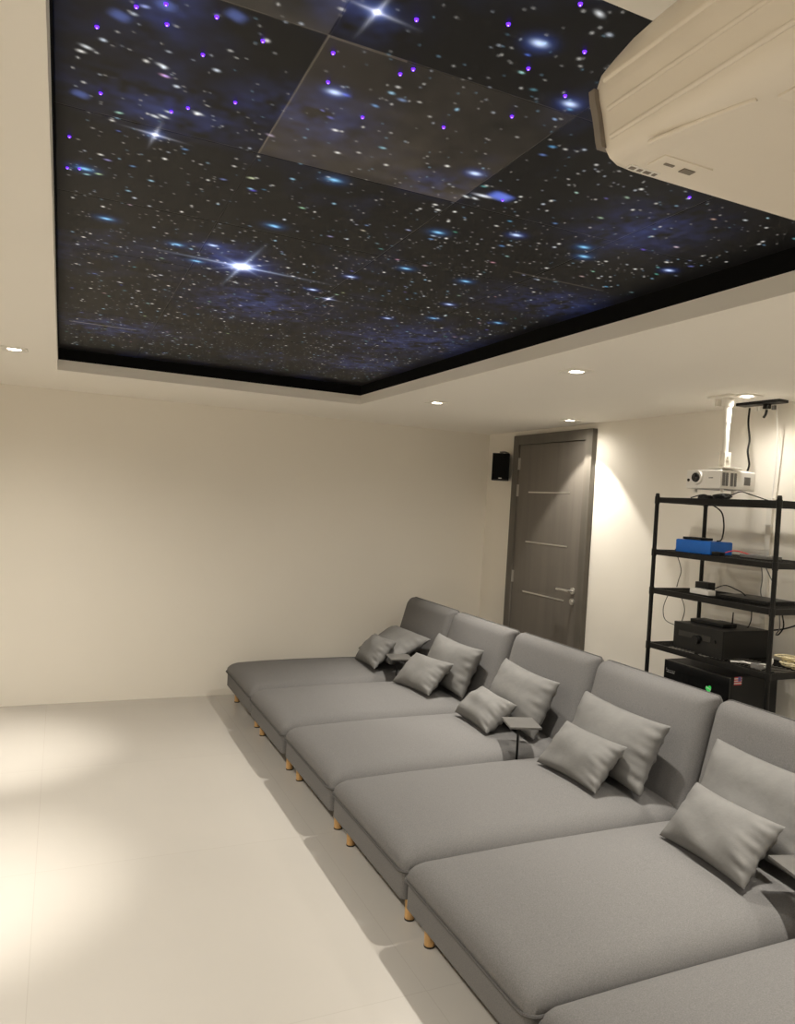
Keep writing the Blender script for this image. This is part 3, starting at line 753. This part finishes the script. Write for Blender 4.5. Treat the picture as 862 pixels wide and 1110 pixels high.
cable([(3.28, 3.29, 1.43), (3.30, 3.29, 1.39), (3.30, 3.255, 1.31), (3.30, 3.27, 1.25), (3.29, 3.27, 1.21)], .0022, 'blackplastic', 'thin black lead hanging under the second shelf near the left post')
cable([(3.30, 3.31, 1.20), (3.30, 3.355, 1.13), (3.31, 3.385, 1.06), (3.31, 3.36, 1.0), (3.29, 3.24, .985), (3.27, 3.13, .975)], .0022, 'blackplastic', 'thin black lead looping left of the receiver from the third shelf')
cable([(3.26, 3.24, 1.20), (3.28, 3.21, 1.14), (3.28, 3.19, 1.08), (3.28, 3.21, 1.0), (3.27, 3.20, .93)], .0022, 'blackplastic', 'thin wavy black lead hanging beside the receiver front')
cable([(3.42, 2.82, 1.425), (3.42, 2.77, 1.35), (3.41, 2.72, 1.28), (3.38, 2.69, 1.212)], .003, 'greyplastic', 'grey cable slanting from the second shelf to the laptop')
cable([(3.40, 2.81, 1.43), (3.39, 2.78, 1.33), (3.36, 2.76, 1.26), (3.35, 2.745, 1.226)], .003, 'greyplastic', 'second grey cable slanting down to the laptop lid')
cable([(3.34, 2.63, 1.21), (3.35, 2.615, 1.15), (3.37, 2.62, 1.09), (3.39, 2.66, 1.045), (3.42, 2.70, 1.035)], .0036, 'blackplastic', 'black cable arching behind the right post onto the receiver')
cable([(3.31, 2.61, 1.215), (3.31, 2.60, 1.15), (3.33, 2.61, 1.09), (3.36, 2.65, 1.05)], .003, 'greyplastic', 'thin grey cable beside the black arching cable at the right post')
cable([(3.44, 2.74, 1.05), (3.42, 2.65, 1.075), (3.40, 2.555, 1.115), (3.405, 2.545, 1.13), (3.41, 2.55, 1.09), (3.40, 2.56, 1.0), (3.39, 2.56, .905)], .0042, 'blackplastic', 'black cable kinked upward behind the right post of the rack')
cable([(3.22, 2.93, 1.245), (3.24, 2.88, 1.268), (3.27, 2.83, 1.25), (3.29, 2.80, 1.23), (3.33, 2.79, 1.18), (3.34, 2.79, 1.10), (3.33, 2.80, 1.052)], .003, 'blackplastic', 'black lead from the power strip hanging down to the receiver top')
cable([(3.21, 2.88, 1.438), (3.26, 2.85, 1.455), (3.32, 2.80, 1.44), (3.38, 2.77, 1.436)], .003, 'red', 'reddish lead on the second rack shelf right of the blue box')
cable([(3.13, 2.82, 1.727), (3.16, 2.79, 1.752), (3.20, 2.78, 1.765), (3.26, 2.76, 1.75), (3.30, 2.70, 1.727)], .003, 'blackplastic', 'black lead arching on the top shelf under the projector right half')
cable([(3.18, 3.10, 1.727), (3.20, 3.05, 1.745), (3.22, 3.03, 1.745), (3.22, 3.0, 1.727)], .003, 'blackplastic', 'black lead arching on the top shelf left of the round puck')
# cream cable bundle and white leads at the right end of the fourth shelf
bm = B(); rnd = random.Random(8)
for k in range(9):
    pts = []; a0 = rnd.uniform(0, 6); cx, cy = rnd.uniform(-.025, .025), rnd.uniform(-.02, .02)
    for i in range(16):
        a = a0+i*.55*(1 if k % 2 else -1); rr = rnd.uniform(.035, .065)
        pts.append((cx+rr*math.cos(a)*.9, cy+rr*math.sin(a), .006+k*.0062+rnd.uniform(0, .004)))
    tube(bm, pts, .0038, 7)
o = obj('cable_bundle', bm, 'cream'); o.location = (3.35, 2.535, .897); tag(o, 'tangled bundle of cream cable at the right end of the fourth shelf', 'cable')
cable([(3.16, 2.70, .900), (3.15, 2.66, .912), (3.17, 2.61, .905), (3.20, 2.57, .903), (3.19, 2.53, .93), (3.18, 2.52, .955)], .004, 'white', 'white lead curling up beside the right post on the fourth shelf')
cable([(3.14, 2.73, .899), (3.18, 2.68, .903), (3.22, 2.64, .903), (3.27, 2.60, .904)], .004, 'white', 'white lead lying flat right of the receiver on the fourth shelf')
bm = B(); box(bm, (0, 0, .012), (.035, .05, .024), .004); o = obj('wall_plug', bm, 'greyplastic'); o.location = (3.15, 2.58, .896); tag(o, 'small grey plug among the white leads on the fourth shelf', 'plug')

# white cable duct on the wall behind the rack
r = thing('cable_duct', 'white cable duct running down the wall behind the rack', 'cable duct', (XR, 2.885, .05))
bm = B(); box(bm, (-.0085, 0, .85), (.017, .034, 1.70), .002); obj('base_channel', bm, 'whitemetal', r, smooth=False)
for z in (.45, .75, 1.05, 1.35, 1.55):
    bm = B(); box(bm, (-.010, 0, z), (.021, .038, .012), .001); obj('clip', bm, 'white', r, smooth=False)

# ------------------------------------------------------------------ loudspeaker in the far corner
def build_speaker():
    r = thing('wall_speaker', 'small black loudspeaker on the wall in the far corner left of the door', 'loudspeaker', (3.472, 5.552, 1.962), math.radians(-33))
    # local -y is the front
    bm = B(); box(bm, (0, .0, 0), (.148, .13, .235), .006); obj('cabinet', bm, 'blackplastic', r)
    bm = B(); box(bm, (0, -.068, .004), (.140, .010, .222), .004); obj('grille', bm, 'darkgrille', r)
    bm = B(); box(bm, (0, -.0735, -.098), (.026, .002, .006), .0005); obj('badge', bm, 'steel', r)
    bm = B(); cyl(bm, (0, .0, .115), (0, .0, .135), .016, n=16); tube(bm, [(0, 0, .13), (.03, .04, .135), (.075, .06, .12)], .008, 8); box(bm, (.083, .065, .10), (.012, .03, .09), .002, Matrix.Rotation(math.radians(33), 4, 'Z').to_4x4())
    obj('wall_bracket', bm, 'greyplastic', r)
build_speaker()

# ------------------------------------------------------------------ air conditioner under the near ceiling
def build_ac():
    y0, y1 = -.55, .733
    r = thing('ceiling_air_conditioner', 'large cream ceiling-hung air conditioner with ribbed front at the top right', 'air conditioner', (.9, (y0+y1)/2, 2.04))
    ox, oy, oz = .9, (y0+y1)/2, 2.04
    prof = [(1.22, 2.030), (.66, 2.029), (.615, 2.029), (.592, 2.031), (.580, 2.037), (.573, 2.046), (.570, 2.056), (.567, 2.070), (.563, 2.085), (.558, 2.100), (.555, 2.115), (.560, 2.131), (.574, 2.150), (.600, 2.183), (.633, 2.218), (.672, 2.248), (.72, 2.262), (.90, 2.266), (1.22, 2.267)]
    P = [(x-ox, z-oz) for x, z in prof]
    bm = B()
    # far end rounded over by shrinking the last sections
    secs = [(y0-oy, 1.0), (y1-oy-.03, 1.0), (y1-oy-.012, .996), (y1-oy-.003, .985), (y1-oy, .965)]
    cx, cz = .15, .115
    rows = []
    for y, s in secs: rows.append([bm.verts.new((cx+(x-cx)*(1-(1-s)*.5), y, cz+(z-cz)*s)) for x, z in P])
    n = len(P)
    for a, b in zip(rows[:-1], rows[1:]):
        for i in range(n): bm.faces.new((a[i], a[(i+1) % n], b[(i+1) % n], b[i]))
    bm.faces.new(rows[0]); bm.faces.new(rows[-1])
    obj('casing', bm, 'ac', r, angle=35)
    # raised ribs along the front
    for (x, z, rad) in ((.570, 2.054, .003), (.5635, 2.085, .003), (.556, 2.116, .0035)):
        bm = B(); tube(bm, [(x-ox, y0-oy+.01, z-oz), (x-ox, y1-oy-.02, z-oz)], rad, 10, smooth=False); obj('front_rib', bm, 'ac', r)
    # dark vertical strip that closes the far end of the front
    bm = B(); pr = [(.573, 2.048), (.570, 2.056), (.567, 2.070), (.563, 2.085), (.558, 2.100), (.556, 2.112)]
    o1 = [(x-.004-ox, z-oz) for x, z in pr]; o2 = [(x+.012-ox, z-oz) for x, z in pr][::-1]
    extrude_profile(bm, o1+o2, y1-oy-.006, y1-oy+.004); obj('end_strip', bm, 'acdark', r, angle=35)
    # underside: lip line, intake grille, display and rating sticker
    zb = 2.0295-oz
    bm = B(); tube(bm, [(.583-ox, .662-oy, zb), (.597-ox, .589-oy, zb), (.609-ox, .542-oy, zb)], .0028, 8); obj('underside_lip', bm, 'ac', r)
    bm = B(); box(bm, (.90-ox, .20-oy, zb), (.56, .655, .006), .002, mi=0)
    for k in range(18): box(bm, (.90-ox, -.066+.034*k-oy, zb-.0035), (.53, .009, .004), .001, mi=1)
    obj('intake_grille', bm, ['ac', 'acslot'], r, smooth=False)
    bm = B(); box(bm, (.655-ox, .688-oy, zb-.0005), (.075, .030, .003), .001); d = obj('display_panel', bm, 'ac', r, smooth=False)
    bm = B(); box(bm, (.668-ox, .690-oy, zb-.0025), (.018, .010, .0012), .0003); box(bm, (.638-ox, .688-oy, zb-.0025), (.014, .004, .0012), .0003); obj('indicator', bm, 'acslot', d, smooth=False)
    bm = B(); box(bm, (.626-ox, .7185-oy, zb), (.045, .011, .002), .0005); s = obj('rating_sticker', bm, 'white', r, smooth=False)
    bm = B()
    for k, w_ in enumerate((.008, .006, .009, .005)): box(bm, (.609-ox+.0115*k, .7185-oy, zb-.0012), (w_, .006, .0008), 0)
    obj('sticker_lettering', bm, 'acslot', s, smooth=False)
build_ac()

# ------------------------------------------------------------------ camera, world, colour management
cam = bpy.data.cameras.new('camera'); co = bpy.data.objects.new('camera', cam); COL.objects.link(co)
R_ = Vector((0.9097922105003712, -0.41091144519635203, 0.058565501103412985))
U_ = Vector((-0.04766771579660878, 0.036727262614605516, 0.9981878065031508))
F_ = Vector((0.4123177446867673, 0.9109351746351017, -0.013826967452576097))
co.matrix_world = Matrix(((R_.x, U_.x, -F_.x, 0), (R_.y, U_.y, -F_.y, 0), (R_.z, U_.z, -F_.z, 1.61), (0, 0, 0, 1)))
cam.sensor_fit = 'HORIZONTAL'; cam.sensor_width = 36; cam.lens = 808.25/862*36
cam.clip_start = .02
SC.camera = co
w = bpy.data.worlds.new('world'); SC.world = w; w.use_nodes = True
w.node_tree.nodes['Background'].inputs['Color'].default_value = (0.0, 0.0, 0.0, 1)
SC.view_settings.view_transform = 'Standard'; SC.view_settings.look = 'None'
SC.view_settings.gamma = 1; SC.view_settings.use_curve_mapping = False
SC.view_settings.exposure = 0.68
SC.cycles.max_bounces = 10; SC.cycles.diffuse_bounces = 7; SC.cycles.glossy_bounces = 4
SC.cycles.use_denoising = True
SC.cycles.sample_clamp_indirect = 6.0
